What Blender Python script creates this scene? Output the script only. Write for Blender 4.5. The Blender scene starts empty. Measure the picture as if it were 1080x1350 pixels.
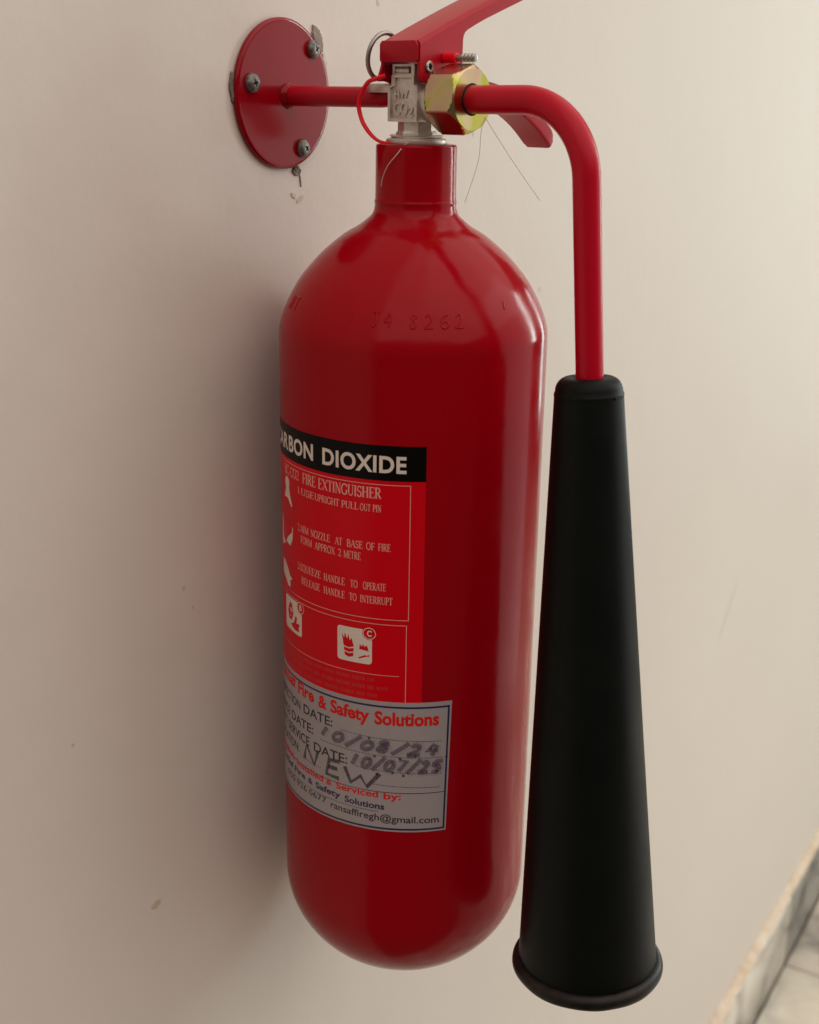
import bpy, bmesh, math, random
from mathutils import Vector, Matrix, noise
random.seed(7)
sc = bpy.context.scene
COL = sc.collection
R = math.radians

# ------------------------------------------------------------------ camera
CZ = 1.118                                   # camera height above the floor
PITCH, ROLL = R(17.768), -0.016706
cam_d = bpy.data.cameras.new('camera')
cam = bpy.data.objects.new('camera', cam_d); COL.objects.link(cam)
cam_d.sensor_fit = 'HORIZONTAL'; cam_d.sensor_width = 36.0; cam_d.lens = 56.0
cam_d.clip_start = 0.01; cam_d.clip_end = 100
_r = Vector((1, 0, 0)); _u = Vector((0, math.sin(PITCH), math.cos(PITCH))); _f = Vector((0, math.cos(PITCH), -math.sin(PITCH)))
_c, _s = math.cos(ROLL), math.sin(ROLL)
r2 = _r * _c - _u * _s; u2 = _r * _s + _u * _c
cam.matrix_world = Matrix(((r2.x, u2.x, -_f.x, 0), (r2.y, u2.y, -_f.y, 0), (r2.z, u2.z, -_f.z, CZ), (0, 0, 0, 1)))
cam_d.dof.use_dof = True; cam_d.dof.focus_distance = 0.50; cam_d.dof.aperture_fstop = 18
sc.camera = cam

# ------------------------------------------------------------------ light
sc.view_settings.view_transform = 'Standard'; sc.view_settings.look = 'None'
sc.view_settings.exposure = 0.02; sc.view_settings.gamma = 1.0
w = bpy.data.worlds.new('World'); sc.world = w; w.use_nodes = True
w.node_tree.nodes['Background'].inputs[0].default_value = (1.0, 0.90, 0.82, 1)
w.node_tree.nodes['Background'].inputs[1].default_value = 0.095

AX = Vector((0.000323, 0.511874, 0))         # axis of the cylinder
def lamp(name, az, dist, z, sx, sy, power, color, tilt=0.0, spread=180):
    d = bpy.data.lights.new(name, 'AREA'); d.shape = 'RECTANGLE'; d.size = sx; d.size_y = sy
    d.energy = power; d.color = color; d.spread = R(spread)
    o = bpy.data.objects.new(name, d); COL.objects.link(o)
    p = AX + Vector((math.sin(R(az)), math.cos(R(az)), 0)) * dist; p.z = z
    o.location = p
    tgt = AX + Vector((0, 0, CZ - 0.2 + tilt))
    o.rotation_euler = (0, 0, 0) if name.startswith('ceiling') else (tgt - p).to_track_quat('-Z', 'Y').to_euler()
    return o
def glow(name, az, dist, z, sx, sy, radiance, color, **k):
    return lamp(name, az, dist, z, sx, sy, radiance * math.pi * sx * sy, color, **k)
glow('window_light', 37, 3.0, CZ - 0.15, 0.20, 1.30, 7.0, (0.86, 1.0, 0.97), tilt=0.2)
glow('window_strip', 58, 2.8, CZ + 0.36, 0.24, 1.40, 15.5, (0.86, 1.0, 0.95), tilt=0.2)
glow('bright_room_side', 81, 1.7, CZ + 0.00, 1.30, 2.5, 0.88, (0.97, 0.95, 0.94))
glow('ceiling_glow', 140, 1.4, CZ + 1.75, 7.0, 7.0, 1.08, (1.0, 0.84, 0.79))
glow('ceiling_lamp', 100, 1.6, CZ + 1.7, 2.6, 2.6, 0.45, (1.0, 0.86, 0.80))

# ------------------------------------------------------------------ helpers
def tag(o, label=None, cat=None, group=None, kind=None):
    if label: o['label'] = label
    if cat: o['category'] = cat
    if group: o['group'] = group
    if kind: o['kind'] = kind
    return o
def empty(name, loc, rz, label, cat):
    o = bpy.data.objects.new(name, None); COL.objects.link(o)
    o.empty_display_size = 0.02; o.location = loc; o.rotation_euler = (0, 0, rz)
    return tag(o, label, cat)
def finish(name, bm, mat, parent=None, dz=0.0, sharp=35, recalc=True):
    if recalc: bmesh.ops.recalc_face_normals(bm, faces=bm.faces)
    if dz: bmesh.ops.translate(bm, vec=(0, 0, dz), verts=bm.verts)
    me = bpy.data.meshes.new(name); bm.to_mesh(me); bm.free()
    for p in me.polygons: p.use_smooth = True
    if sharp is not None: me.set_sharp_from_angle(angle=R(sharp))
    me.materials.append(mat)
    o = bpy.data.objects.new(name, me); COL.objects.link(o)
    if parent: o.parent = parent
    return o
def lathe(bm, prof, seg=64, M=None, close=False):
    """prof: (radius, z) list, revolved about z, then moved by M."""
    rings = []
    for r, z in prof:
        if r < 1e-7: rings.append([bm.verts.new((0, 0, z))])
        else: rings.append([bm.verts.new((r * math.cos(2 * math.pi * i / seg), r * math.sin(2 * math.pi * i / seg), z)) for i in range(seg)])
    prs = list(zip(rings[:-1], rings[1:]))
    if close: prs.append((rings[-1], rings[0]))
    for a, b in prs:
        for i in range(seg):
            j = (i + 1) % seg
            if len(a) == 1 and len(b) == 1: break
            if len(a) == 1: bm.faces.new((a[0], b[i], b[j]))
            elif len(b) == 1: bm.faces.new((a[i], a[j], b[0]))
            else: bm.faces.new((a[i], a[j], b[j], b[i]))
    if M is not None:
        bmesh.ops.transform(bm, matrix=M, verts=[v for rg in rings for v in rg])
def axis_matrix(origin, zdir, xdir=None):
    z = Vector(zdir).normalized()
    x = Vector(xdir) if xdir is not None else (Vector((0, 0, 1)) if abs(z.z) < 0.9 else Vector((1, 0, 0)))
    x = (x - z * x.dot(z)).normalized(); y = z.cross(x)
    return Matrix(((x.x, y.x, z.x, origin[0]), (x.y, y.y, z.y, origin[1]), (x.z, y.z, z.z, origin[2]), (0, 0, 0, 1)))
def tube(bm, pts, rad, seg=16, cap=True, closed=False):
    pts = [Vector(p) for p in pts]; n = len(pts)
    rf = rad if callable(rad) else (lambda t: rad)
    up = None; rings = []
    for i, p in enumerate(pts):
        if closed: t = (pts[(i + 1) % n] - pts[i - 1]).normalized()
        else: t = (pts[min(i + 1, n - 1)] - pts[max(i - 1, 0)]).normalized()
        if up is None: up = t.orthogonal().normalized()
        up = (up - t * up.dot(t)).normalized(); b = t.cross(up)
        r = rf(i / max(n - 1, 1))
        rings.append([bm.verts.new(p + (up * math.cos(2 * math.pi * k / seg) + b * math.sin(2 * math.pi * k / seg)) * r) for k in range(seg)])
    prs = list(zip(rings[:-1], rings[1:])) + ([(rings[-1], rings[0])] if closed else [])
    for a, b in prs:
        for k in range(seg): bm.faces.new((a[k], a[(k + 1) % seg], b[(k + 1) % seg], b[k]))
    if cap and not closed:
        bm.faces.new(rings[0][::-1]); bm.faces.new(rings[-1])
def smooth_path(pts, n=8):
    """Catmull-Rom through pts."""
    P = [Vector(p) for p in pts]; P = [P[0] * 2 - P[1]] + P + [P[-1] * 2 - P[-2]]; out = []
    for i in range(1, len(P) - 2):
        for k in range(n):
            t = k / n
            out.append(0.5 * ((2 * P[i]) + (P[i + 1] - P[i - 1]) * t + (2 * P[i - 1] - 5 * P[i] + 4 * P[i + 1] - P[i + 2]) * t * t
                              + (3 * P[i] - P[i - 1] - 3 * P[i + 1] + P[i + 2]) * t ** 3))
    out.append(P[-2]); return out
def fillet(p0, c, p1, r, n=14):
    p0, c, p1 = Vector(p0), Vector(c), Vector(p1)
    a = (p0 - c).normalized(); b = (p1 - c).normalized(); ang = a.angle(b); d = r / math.tan(ang / 2)
    m = (a + b).normalized(); o = c + m * (r / math.sin(ang / 2)); s, e = c + a * d, c + b * d
    out = []
    for i in range(n + 1):
        t = i / n; v = (s - o).slerp(e - o, t); out.append(o + v.normalized() * r)
    return out
def prism(bm, poly, a, b, mapf):
    """poly of (p, q) extruded from a to b; mapf(p, q, t) -> xyz"""
    A = [bm.verts.new(mapf(p, q, a)) for p, q in poly]; B = [bm.verts.new(mapf(p, q, b)) for p, q in poly]
    n = len(poly)
    f = [bm.faces.new(A), bm.faces.new(B[::-1])]
    for i in range(n): f.append(bm.faces.new((A[i], A[(i + 1) % n], B[(i + 1) % n], B[i])))
    return f
def bevel_all(bm, w, seg=2, ang=25):
    bmesh.ops.recalc_face_normals(bm, faces=bm.faces)
    es = [e for e in bm.edges if e.is_manifold and e.calc_face_angle(0) > R(ang)]
    bmesh.ops.bevel(bm, geom=es, offset=w, segments=seg, affect='EDGES', profile=0.5, clamp_overlap=True)

# ------------------------------------------------------------------ materials
def mat(name, base, rough=0.4, metal=0.0, coat=0.0, spec=0.5):
    m = bpy.data.materials.new(name); m.use_nodes = True
    b = m.node_tree.nodes['Principled BSDF']
    b.inputs['Base Color'].default_value = (*base, 1); b.inputs['Roughness'].default_value = rough
    b.inputs['Metallic'].default_value = metal; b.inputs['Coat Weight'].default_value = coat
    b.inputs['Coat Roughness'].default_value = 0.05; b.inputs['Specular IOR Level'].default_value = spec
    return m
def N(m, t, **kw):
    n = m.node_tree.nodes.new(t)
    for k, v in kw.items(): setattr(n, k, v)
    return n
def coords(m): return N(m, 'ShaderNodeTexCoord').outputs['Object']
def noise_tex(m, scale, detail=4, rough=0.55, vec=None):
    n = N(m, 'ShaderNodeTexNoise'); n.inputs['Scale'].default_value = scale; n.inputs['Detail'].default_value = detail; n.inputs['Roughness'].default_value = rough
    m.node_tree.links.new(vec if vec is not None else coords(m), n.inputs['Vector']); return n.outputs['Fac']
def ramp(m, fac, stops):
    r = N(m, 'ShaderNodeValToRGB'); e = r.color_ramp.elements
    while len(e) < len(stops): e.new(0.5)
    for el, (p, c) in zip(e, stops): el.position = p; el.color = (*c, 1) if len(c) == 3 else c
    m.node_tree.links.new(fac, r.inputs['Fac']); return r.outputs['Color']
def link(m, a, sock): m.node_tree.links.new(a, m.node_tree.nodes['Principled BSDF'].inputs[sock])
def bump(m, facs):
    """facs: list of (output, strength, distance) chained"""
    prev = None
    for o, s, d in facs:
        b = N(m, 'ShaderNodeBump'); b.inputs['Strength'].default_value = s; b.inputs['Distance'].default_value = d
        m.node_tree.links.new(o, b.inputs['Height'])
        if prev is not None: m.node_tree.links.new(prev, b.inputs['Normal'])
        prev = b.outputs['Normal']
    link(m, prev, 'Normal')
g = lambda v: (v, v, v)

M_RED = mat('red_enamel', (0.35, 0.0, 0.006), 0.15, coat=0.0, spec=0.17)
link(M_RED, ramp(M_RED, noise_tex(M_RED, 60, 5), [(0.35, g(0.13)), (0.75, g(0.25))]), 'Roughness')
bump(M_RED, [(noise_tex(M_RED, 480, 2), 0.22, 0.00008), (noise_tex(M_RED, 60, 3), 0.22, 0.0004)])
M_POW = mat('red_powder_coat', (0.42, 0.001, 0.013), 0.32, spec=0.26)
bump(M_POW, [(noise_tex(M_POW, 900, 2), 0.12, 0.00008)])
M_HOSE = mat('red_tube_paint', (0.50, 0.0005, 0.016), 0.30, spec=0.24)
bump(M_HOSE, [(noise_tex(M_HOSE, 500, 2), 0.10, 0.0001)])
M_PLATE = mat('red_plate_paint', (0.26, 0.001, 0.006), 0.13, spec=0.22)
bump(M_PLATE, [(noise_tex(M_PLATE, 300, 3), 0.15, 0.0001)])
M_LABEL = mat('red_print', (0.68, 0.0005, 0.008), 0.30, spec=0.16)
M_BLACKP = mat('black_print', (0.004, 0.0035, 0.003), 0.30, spec=0.12)
M_WHITEP = mat('white_print', (0.78, 0.68, 0.58), 0.4, spec=0.2)
M_THINP = mat('thin_white_print', (0.80, 0.36, 0.30), 0.4, spec=0.2)
M_FAINT = mat('faint_white_print', (0.52, 0.06, 0.05), 0.4)
M_PAPER = mat('sticker_paper', (0.39, 0.345, 0.345), 0.4, spec=0.2)
M_NAVY = mat('navy_ink', (0.012, 0.012, 0.07), 0.4)
M_INKR = mat('red_ink', (0.72, 0.015, 0.010), 0.4, spec=0.15)
M_INKB = mat('black_ink', (0.018, 0.015, 0.016), 0.4)
M_RUB = mat('black_rubber', (0.0035, 0.0055, 0.0042), 0.42, spec=0.13)
link(M_RUB, ramp(M_RUB, noise_tex(M_RUB, 55, 8, 0.7), [(0.45, (0.0034, 0.0050, 0.0040)), (0.75, (0.0048, 0.0066, 0.0054))]), 'Base Color')
link(M_RUB, ramp(M_RUB, noise_tex(M_RUB, 30, 6), [(0.3, g(0.36)), (0.75, g(0.52))]), 'Roughness')
bump(M_RUB, [(noise_tex(M_RUB, 1500, 2), 0.15, 0.00006)])
M_RIM = mat('worn_rubber_rim', (0.012, 0.0095, 0.0075), 0.40, spec=0.25)
link(M_RIM, ramp(M_RIM, noise_tex(M_RIM, 70, 6, 0.65), [(0.40, (0.006, 0.0055, 0.0048)), (0.72, (0.030, 0.022, 0.015))]), 'Base Color')
M_NICK = mat('cast_nickel', (0.56, 0.50, 0.43), 0.42, metal=0.75)
link(M_NICK, ramp(M_NICK, noise_tex(M_NICK, 350, 5), [(0.3, (0.54, 0.49, 0.43)), (0.7, (0.74, 0.68, 0.61))]), 'Base Color')
bump(M_NICK, [(noise_tex(M_NICK, 1800, 3), 0.12, 0.0001)])
M_STEEL = mat('grey_steel', (0.38, 0.36, 0.33), 0.35, metal=1.0)
M_SCREW = mat('dark_zinc', (0.20, 0.19, 0.17), 0.45, metal=0.6)
link(M_SCREW, ramp(M_SCREW, noise_tex(M_SCREW, 500, 4), [(0.35, (0.07, 0.065, 0.06)), (0.7, (0.30, 0.28, 0.25))]), 'Base Color')
M_DARK = mat('recess_shade', (0.012, 0.010, 0.009), 0.6)  # near-black colour stands in for the shade inside gaps and openings
M_NUT = mat('yellow_zinc', (0.7, 0.6, 0.2), 0.20, metal=1.0)
link(M_NUT, ramp(M_NUT, noise_tex(M_NUT, 70, 1, 0.4), [(0.34, (0.56, 0.37, 0.25)), (0.46, (0.56, 0.44, 0.23)), (0.55, (0.42, 0.45, 0.055)), (0.70, (0.50, 0.44, 0.12))]), 'Base Color')
bump(M_NUT, [(noise_tex(M_NUT, 700, 3), 0.12, 0.00008)])
M_SEAL = mat('red_plastic', (0.85, 0.004, 0.018), 0.28, spec=0.3)
M_THREAD = mat('nylon_thread', (0.62, 0.57, 0.52), 0.4)
M_DUST = mat('grey_thread', (0.58, 0.53, 0.46), 0.5)
def marker(name, col, a):
    m = mat(name, col, 0.4)
    nz = noise_tex(m, 900, 3); r = ramp(m, nz, [(0.3, g(a * 0.75)), (0.7, g(min(1, a * 1.2)))]); link(m, r, 'Alpha'); return m
M_PEN = marker('faded_marker', (0.14, 0.105, 0.145), 0.52)
M_SMUDGE = marker('ink_smudge', (0.17, 0.13, 0.18), 0.09)
M_PEN2 = marker('dark_marker', (0.05, 0.038, 0.055), 0.66)

M_WALL = mat('cream_wall_paint', (0.58, 0.50, 0.42), 0.55, spec=0.3)
link(M_WALL, ramp(M_WALL, noise_tex(M_WALL, 2.2, 5), [(0.3, (0.70, 0.645, 0.565)), (0.7, (0.73, 0.68, 0.595))]), 'Base Color')
bump(M_WALL, [(noise_tex(M_WALL, 7, 3), 0.35, 0.004), (noise_tex(M_WALL, 150, 6, 0.6), 0.30, 0.0005), (noise_tex(M_WALL, 38, 2), 0.28, 0.0012)])
M_CHIP = mat('bare_plaster', (0.16, 0.135, 0.105), 0.9)
link(M_CHIP, ramp(M_CHIP, noise_tex(M_CHIP, 260, 5), [(0.3, (0.07, 0.058, 0.045)), (0.7, (0.30, 0.26, 0.21))]), 'Base Color')
bump(M_CHIP, [(noise_tex(M_CHIP, 500, 4), 0.8, 0.001)])
M_CHIP2 = mat('grey_plaster', (0.30, 0.265, 0.22), 0.9)
M_SMEAR = mat('filler_smear', (0.62, 0.55, 0.47), 0.6)
M_SMEAR2 = mat('brown_scrape', (0.60, 0.525, 0.44), 0.7)
M_STAIN = mat('yellow_stain', (0.56, 0.47, 0.34), 0.6)
M_SCUFF = mat('grey_scuff', (0.58, 0.53, 0.46), 0.6)
M_LEDGE = mat('stained_grout', (0.60, 0.48, 0.34), 0.6)
link(M_LEDGE, ramp(M_LEDGE, noise_tex(M_LEDGE, 34, 7, 0.7), [(0.34, (0.46, 0.32, 0.19)), (0.50, (0.62, 0.50, 0.36)), (0.66, (0.70, 0.62, 0.50))]), 'Base Color')
def marble(name, a, b, veins):
    m = mat(name, a, 0.22)
    tc = coords(m); nz = N(m, 'ShaderNodeTexNoise'); nz.inputs['Scale'].default_value = 5; nz.inputs['Detail'].default_value = 6
    m.node_tree.links.new(tc, nz.inputs['Vector'])
    mx = N(m, 'ShaderNodeMixRGB'); mx.inputs[0].default_value = 0.22; m.node_tree.links.new(tc, mx.inputs[1]); m.node_tree.links.new(nz.outputs['Color'], mx.inputs[2])
    vo = N(m, 'ShaderNodeTexVoronoi', feature='DISTANCE_TO_EDGE'); vo.inputs['Scale'].default_value = 8; m.node_tree.links.new(mx.outputs[0], vo.inputs['Vector'])
    v = ramp(m, vo.outputs['Distance'], [(0.0, g(1)), (0.05, g(0.55)), (0.16, g(0))])
    cl = ramp(m, noise_tex(m, 7, 6, 0.65), [(0.40, a), (0.66, b)])
    fade = ramp(m, noise_tex(m, 6, 3), [(0.38, g(0.1)), (0.56, g(1))])
    mu = N(m, 'ShaderNodeMixRGB', blend_type='MULTIPLY'); mu.inputs[0].default_value = 1; m.node_tree.links.new(v, mu.inputs[1]); m.node_tree.links.new(fade, mu.inputs[2])
    mm = N(m, 'ShaderNodeMixRGB'); m.node_tree.links.new(mu.outputs[0], mm.inputs[0]); m.node_tree.links.new(cl, mm.inputs[1]); mm.inputs[2].default_value = (*veins, 1)
    link(m, mm.outputs[0], 'Base Color'); return m
M_MARB = marble('pale_marble', (0.74, 0.68, 0.56), (0.56, 0.52, 0.44), (0.12, 0.105, 0.085))
M_MARG = marble('grey_marble', (0.30, 0.29, 0.25), (0.13, 0.125, 0.11), (0.05, 0.045, 0.04))
M_JOINT = mat('tile_joint', (0.10, 0.085, 0.065), 0.8)

# ------------------------------------------------------------------ setting: wall, skirting, floor
PHI = R(31.0)
WN = Vector((math.cos(PHI), -math.sin(PHI), 0)); WT = Vector((math.sin(PHI), math.cos(PHI), 0))
WD = 0.0605                                   # wall to cylinder axis
WO = AX - WN * WD
def wp(t, z, d=0.0): return WO + WT * t + WN * d + Vector((0, 0, z + CZ))     # point on the wall (z relative to the camera height)
wall = empty('plastered_wall', wp(0, -CZ), 0, 'cream painted plaster wall with scuffs and chipped filler behind the extinguisher', 'wall')
def child_of_wall(name, bm, m, sharp=35):
    bmesh.ops.translate(bm, vec=-wall.location, verts=bm.verts)
    return finish(name, bm, m, wall, sharp=sharp)
bm = bmesh.new()
for (t0, t1, z0, z1) in [(-4.0, 3.6, -CZ, 1.55)]:
    vs = [bm.verts.new(wp(t, z, d)) for d in (0, -0.12) for t, z in ((t0, z0), (t1, z0), (t1, z1), (t0, z1))]
    for q in ((0, 1, 2, 3), (7, 6, 5, 4), (0, 4, 5, 1), (1, 5, 6, 2), (2, 6, 7, 3), (3, 7, 4, 0)): bm.faces.new([vs[i] for i in q])
child_of_wall('plaster', bm, M_WALL)
SK = 0.109
def wall_box(bm, t0, t1, z0, z1, d0, d1, bev=0.0):
    tmp = bmesh.new()
    vs = [tmp.verts.new(wp(t, z, d)) for d in (d1, d0) for t, z in ((t0, z0), (t1, z0), (t1, z1), (t0, z1))]
    for q in ((0, 1, 2, 3), (7, 6, 5, 4), (0, 4, 5, 1), (1, 5, 6, 2), (2, 6, 7, 3), (3, 7, 4, 0)): tmp.faces.new([vs[i] for i in q])
    if bev: bevel_all(tmp, bev, 2)
    me = bpy.data.meshes.new('tmp'); tmp.to_mesh(me); tmp.free(); bm.from_mesh(me); bpy.data.meshes.remove(me)
SKJ = 1.098
for (t0, t1, m) in ((-0.7, -0.105, M_MARB), (-0.102, 0.495, M_MARB), (0.498, SKJ, M_MARB), (SKJ + 0.003, 1.698, M_MARG), (1.701, 2.30, M_MARB)):
    bm = bmesh.new(); wall_box(bm, t0, t1, -CZ + 0.001, -CZ + SK, 0.0005, 0.012, 0.0015)
    o = child_of_wall('skirting_tile', bm, m)
    if m is M_MARG: o['label'] = 'darker grey veined skirting tile'
bm = bmesh.new()                                # ragged line of grout on the skirting top
n = 420; top = []
for i in range(n + 1):
    t = 0.3 + 1.5 * i / n; h = 0.0042 + 0.0022 * noise.noise((t * 28, 0, 0)) + 0.002 * noise.noise((t * 120, 3, 0))
    z = -CZ + SK
    top.append([bm.verts.new(wp(t, z + 0.0003, 0.0105 + 0.001 * noise.noise((t * 60, 5, 0)))), bm.verts.new(wp(t, z + 0.003, 0.006)), bm.verts.new(wp(t, z + h, 0.0022)), bm.verts.new(wp(t, z + h + 0.002, 0.0002))])
for a, b in zip(top[:-1], top[1:]):
    for k in range(3): bm.faces.new((a[k], b[k], b[k + 1], a[k + 1]))
child_of_wall('grout_line', bm, M_LEDGE, None)
# chips, smears and marks: thin ragged flakes, each with its own outline
def flake(name, t, z, w_, h_, m, seed, rot=0, d=0.0006, n=48, rough=0.35):
    bm = bmesh.new(); rim = []; mid = []; inn = []
    for i in range(n):
        a = 2 * math.pi * i / n; q = Vector((math.cos(a) * 1.3 + seed * 9, math.sin(a) * 1.3, seed))
        k = 1 + rough * (1.3 * noise.noise(q) + 0.7 * noise.noise(q * 4.1))
        x, y = w_ / 2 * k * math.cos(a), h_ / 2 * k * math.sin(a)
        x, y = x * math.cos(rot) - y * math.sin(rot), x * math.sin(rot) + y * math.cos(rot)
        rim.append(bm.verts.new(wp(t + x, z + y, -0.0001)))
        for lst, f, e in ((mid, 0.90, 0.9), (inn, 0.45, 1.0)):
            lst.append(bm.verts.new(wp(t + x * f, z + y * f, d * e * (0.85 + 0.35 * noise.noise((x * f * 700 + seed, y * f * 700, 2))))))
    c = bm.verts.new(wp(t, z, d * 0.8))
    for i in range(n):
        j = (i + 1) % n
        bm.faces.new((rim[i], rim[j], mid[j], mid[i])); bm.faces.new((mid[i], mid[j], inn[j], inn[i])); bm.faces.new((inn[i], inn[j], c))
    return child_of_wall(name, bm, m, 40)
PT, PZ = -0.0057, 0.0028                       # centre of the bracket plate
flake('plaster_chip', -0.0365, 0.0050, 0.0042, 0.0120, M_CHIP, 1, d=0.0012, rough=0.25)
flake('plaster_chip', 0.0196, 0.0250, 0.0058, 0.0110, M_CHIP2, 2, rot=0.5, d=0.0012, rough=0.22)
flake('plaster_chip', 0.0242, 0.0150, 0.0040, 0.0085, M_SMEAR, 3, rot=0.25, d=0.0010, rough=0.22)
flake('plaster_chip', 0.0040, -0.0272, 0.0056, 0.0036, M_CHIP, 4, d=0.0010, rough=0.25)
flake('plaster_chip', 0.0068, -0.0312, 0.0008, 0.0050, M_CHIP2, 5, rot=0.12, d=0.0005, rough=0.25)
flake('plaster_smear', 0.0018, -0.0372, 0.0040, 0.0019, M_SMEAR2, 7, rot=-0.6, d=0.0004, rough=0.16)
flake('plaster_smear', 0.0066, -0.0388, 0.0060, 0.0022, M_SMEAR2, 8, rot=0.5, d=0.0004, rough=0.16)

floor_z = 0.0
bm = bmesh.new()                               # bed below the tiles = the joints
vs = [bm.verts.new(p) for p in ((-3, -3, -0.004), (7, -3, -0.004), (7, 7, -0.004), (-3, 7, -0.004))]; bm.faces.new(vs)
tag(finish('floor', bm, M_JOINT, None, sharp=None), kind='structure')
floor_o = bpy.data.objects['floor']
TS = 0.6
for i in range(-2, 4):
    for j in range(0, 3):
        t0 = SKJ + 0.003 + i * TS; d0 = 0.0135 + j * TS
        bm = bmesh.new(); wall_box(bm, t0 + 0.0015, t0 + TS - 0.0015, -CZ - 0.012, -CZ, d0, d0 + TS - 0.003, 0.001)
        o = finish('floor_tile', bm, M_MARB, floor_o)

# ------------------------------------------------------------------ wall bracket
br = empty('wall_bracket', wp(PT, PZ - 0.0300), 0, 'round red wall plate with three screws and a bent red rod holding the extinguisher', 'bracket')
def child_of_br(name, bm, m, sharp=35, label=None):
    bmesh.ops.translate(bm, vec=-br.location, verts=bm.verts)
    o = finish(name, bm, m, br, sharp=sharp)
    if label: o['label'] = label
    return o
PM = axis_matrix(wp(PT, PZ, 0), WN, WT) @ Matrix.Diagonal((1.035, 0.96, 1, 1))
bm = bmesh.new(); lathe(bm, [(0, 0.0002), (0.0296, 0.0002), (0.0301, 0.0006), (0.0301, 0.0017), (0.0297, 0.0022), (0.0292, 0.0024), (0.0286, 0.00245), (0.0280, 0.00245), (0.012, 0.00245), (0, 0.00245)], 128, PM); child_of_br('plate', bm, M_PLATE, 60)
RT, RE = -0.0044, 0.0030
rod = [wp(RT, PZ - 0.0006, 0.001), wp(RT * .7 + RE * .3, PZ - 0.0006, 0.016)] + fillet(wp(RT * .6 + RE * .4, PZ - 0.0006, 0.02), wp(RE, PZ - 0.0006, 0.0515), wp(RE, PZ + 0.03, 0.0515), 0.0085) + [wp(RE, PZ + 0.012, 0.0515)]
bm = bmesh.new(); tube(bm, rod, 0.0039, 24); child_of_br('rod', bm, M_POW)
bm = bmesh.new(); lathe(bm, [(0.0050, 0.0025), (0.0047, 0.0031), (0.0043, 0.0037), (0.0038, 0.0046)], 32, axis_matrix(wp(RT, PZ - 0.0006, 0), WN))
for v in bm.verts: v.co += Vector([noise.noise(v.co * 600 + Vector((k * 9, 0, 0))) * 0.0004 for k in range(3)])
child_of_br('weld_bead', bm, M_PLATE)
for (dt, dz, rot) in ((0.0182, 0.0177, 0.5), (-0.0222, 0.0039, 0.2), (0.0106, -0.0210, 0.9)):
    Ms = axis_matrix(wp(PT + dt, PZ + dz, 0.0024), (WN + WT * (0.10 if dt > 0 else -0.05)).normalized(), WT) @ Matrix.Rotation(rot, 4, 'Z')
    bm = bmesh.new(); prof = [(0.0036, 0.0), (0.0037, 0.0008), (0.0034, 0.0017), (0.0027, 0.0023), (0.0017, 0.0026)]
    lathe(bm, prof, 32, Ms)
    # crossed recess in the crown
    seg = 32; pts = []
    for i in range(seg):
        a = 2 * math.pi * i / seg; k = abs(math.cos(2 * a)) ** 4
        pts.append((0.0017 * (0.42 + 0.55 * k), a))
    rim = [bm.verts.new(Ms @ Vector((0.0017 * math.cos(a), 0.0017 * math.sin(a), 0.0026))) for _, a in pts]
    inn = [bm.verts.new(Ms @ Vector((r * math.cos(a), r * math.sin(a), 0.00262))) for r, a in pts]
    dee = [bm.verts.new(Ms @ Vector((r * .6 * math.cos(a), r * .6 * math.sin(a), 0.0012))) for r, a in pts]
    for i in range(seg):
        j = (i + 1) % seg
        bm.faces.new((rim[i], rim[j], inn[j], inn[i])); bm.faces.new((inn[i], inn[j], dee[j], dee[i]))
    bm.faces.new(dee)
    child_of_br('screw', bm, M_SCREW, 40)

# ------------------------------------------------------------------ fire extinguisher (local frame: x = outlet direction, y = away from the camera, z relative to the camera height)
ALPHA = R(41.0); ZB = 0.380
ext = empty('fire_extinguisher', (AX.x, AX.y, CZ - ZB), -ALPHA, 'red carbon dioxide fire extinguisher with a black horn hanging on the wall', 'fire extinguisher')
def part(name, bm, m, parent=None, sharp=35, label=None, recalc=True):
    o = finish(name, bm, m, parent or ext, ZB, sharp, recalc)
    if label: o['label'] = label
    return o
RC = 0.0540
PROF = [(0.0122, -0.0150), (0.0148, -0.0147), (0.0155, -0.0150), (0.0157, -0.0157), (0.01575, -0.0250), (0.0158, -0.0345), (0.0160, -0.0358), (0.01615, -0.0366), (0.0160, -0.0374), (0.0161, -0.0388),
        (0.0169, -0.0411), (0.0190, -0.0432), (0.0222, -0.0457), (0.0272, -0.0486), (0.0322, -0.0524), (0.0375, -0.0571), (0.0423, -0.0624), (0.0455, -0.0665), (0.0483, -0.0712), (0.0505, -0.0754), (0.0523, -0.0797), (0.0534, -0.0833), (0.0539, -0.0862), (0.0540, -0.0895)]
def dense(prof, k=5):
    P = smooth_path([(r, z, 0) for r, z in prof], k); return [(p.x, p.y) for p in P]
cyl_prof = PROF[:3] + dense(PROF[3:], 4)
HB, ZL = 0.0475, -0.3780
cyl_prof += [(RC, z) for z in (-0.12, -0.18, -0.24, -0.29, ZL + HB + 0.012)]
for i in range(0, 33):
    a = math.pi / 2 * i / 32; cyl_prof.append((RC * math.cos(a), ZL + HB - HB * math.sin(a)) if i < 32 else (0, ZL))
bm = bmesh.new(); lathe(bm, cyl_prof, 256); cylinder = part('cylinder', bm, M_RED, sharp=60)

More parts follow.
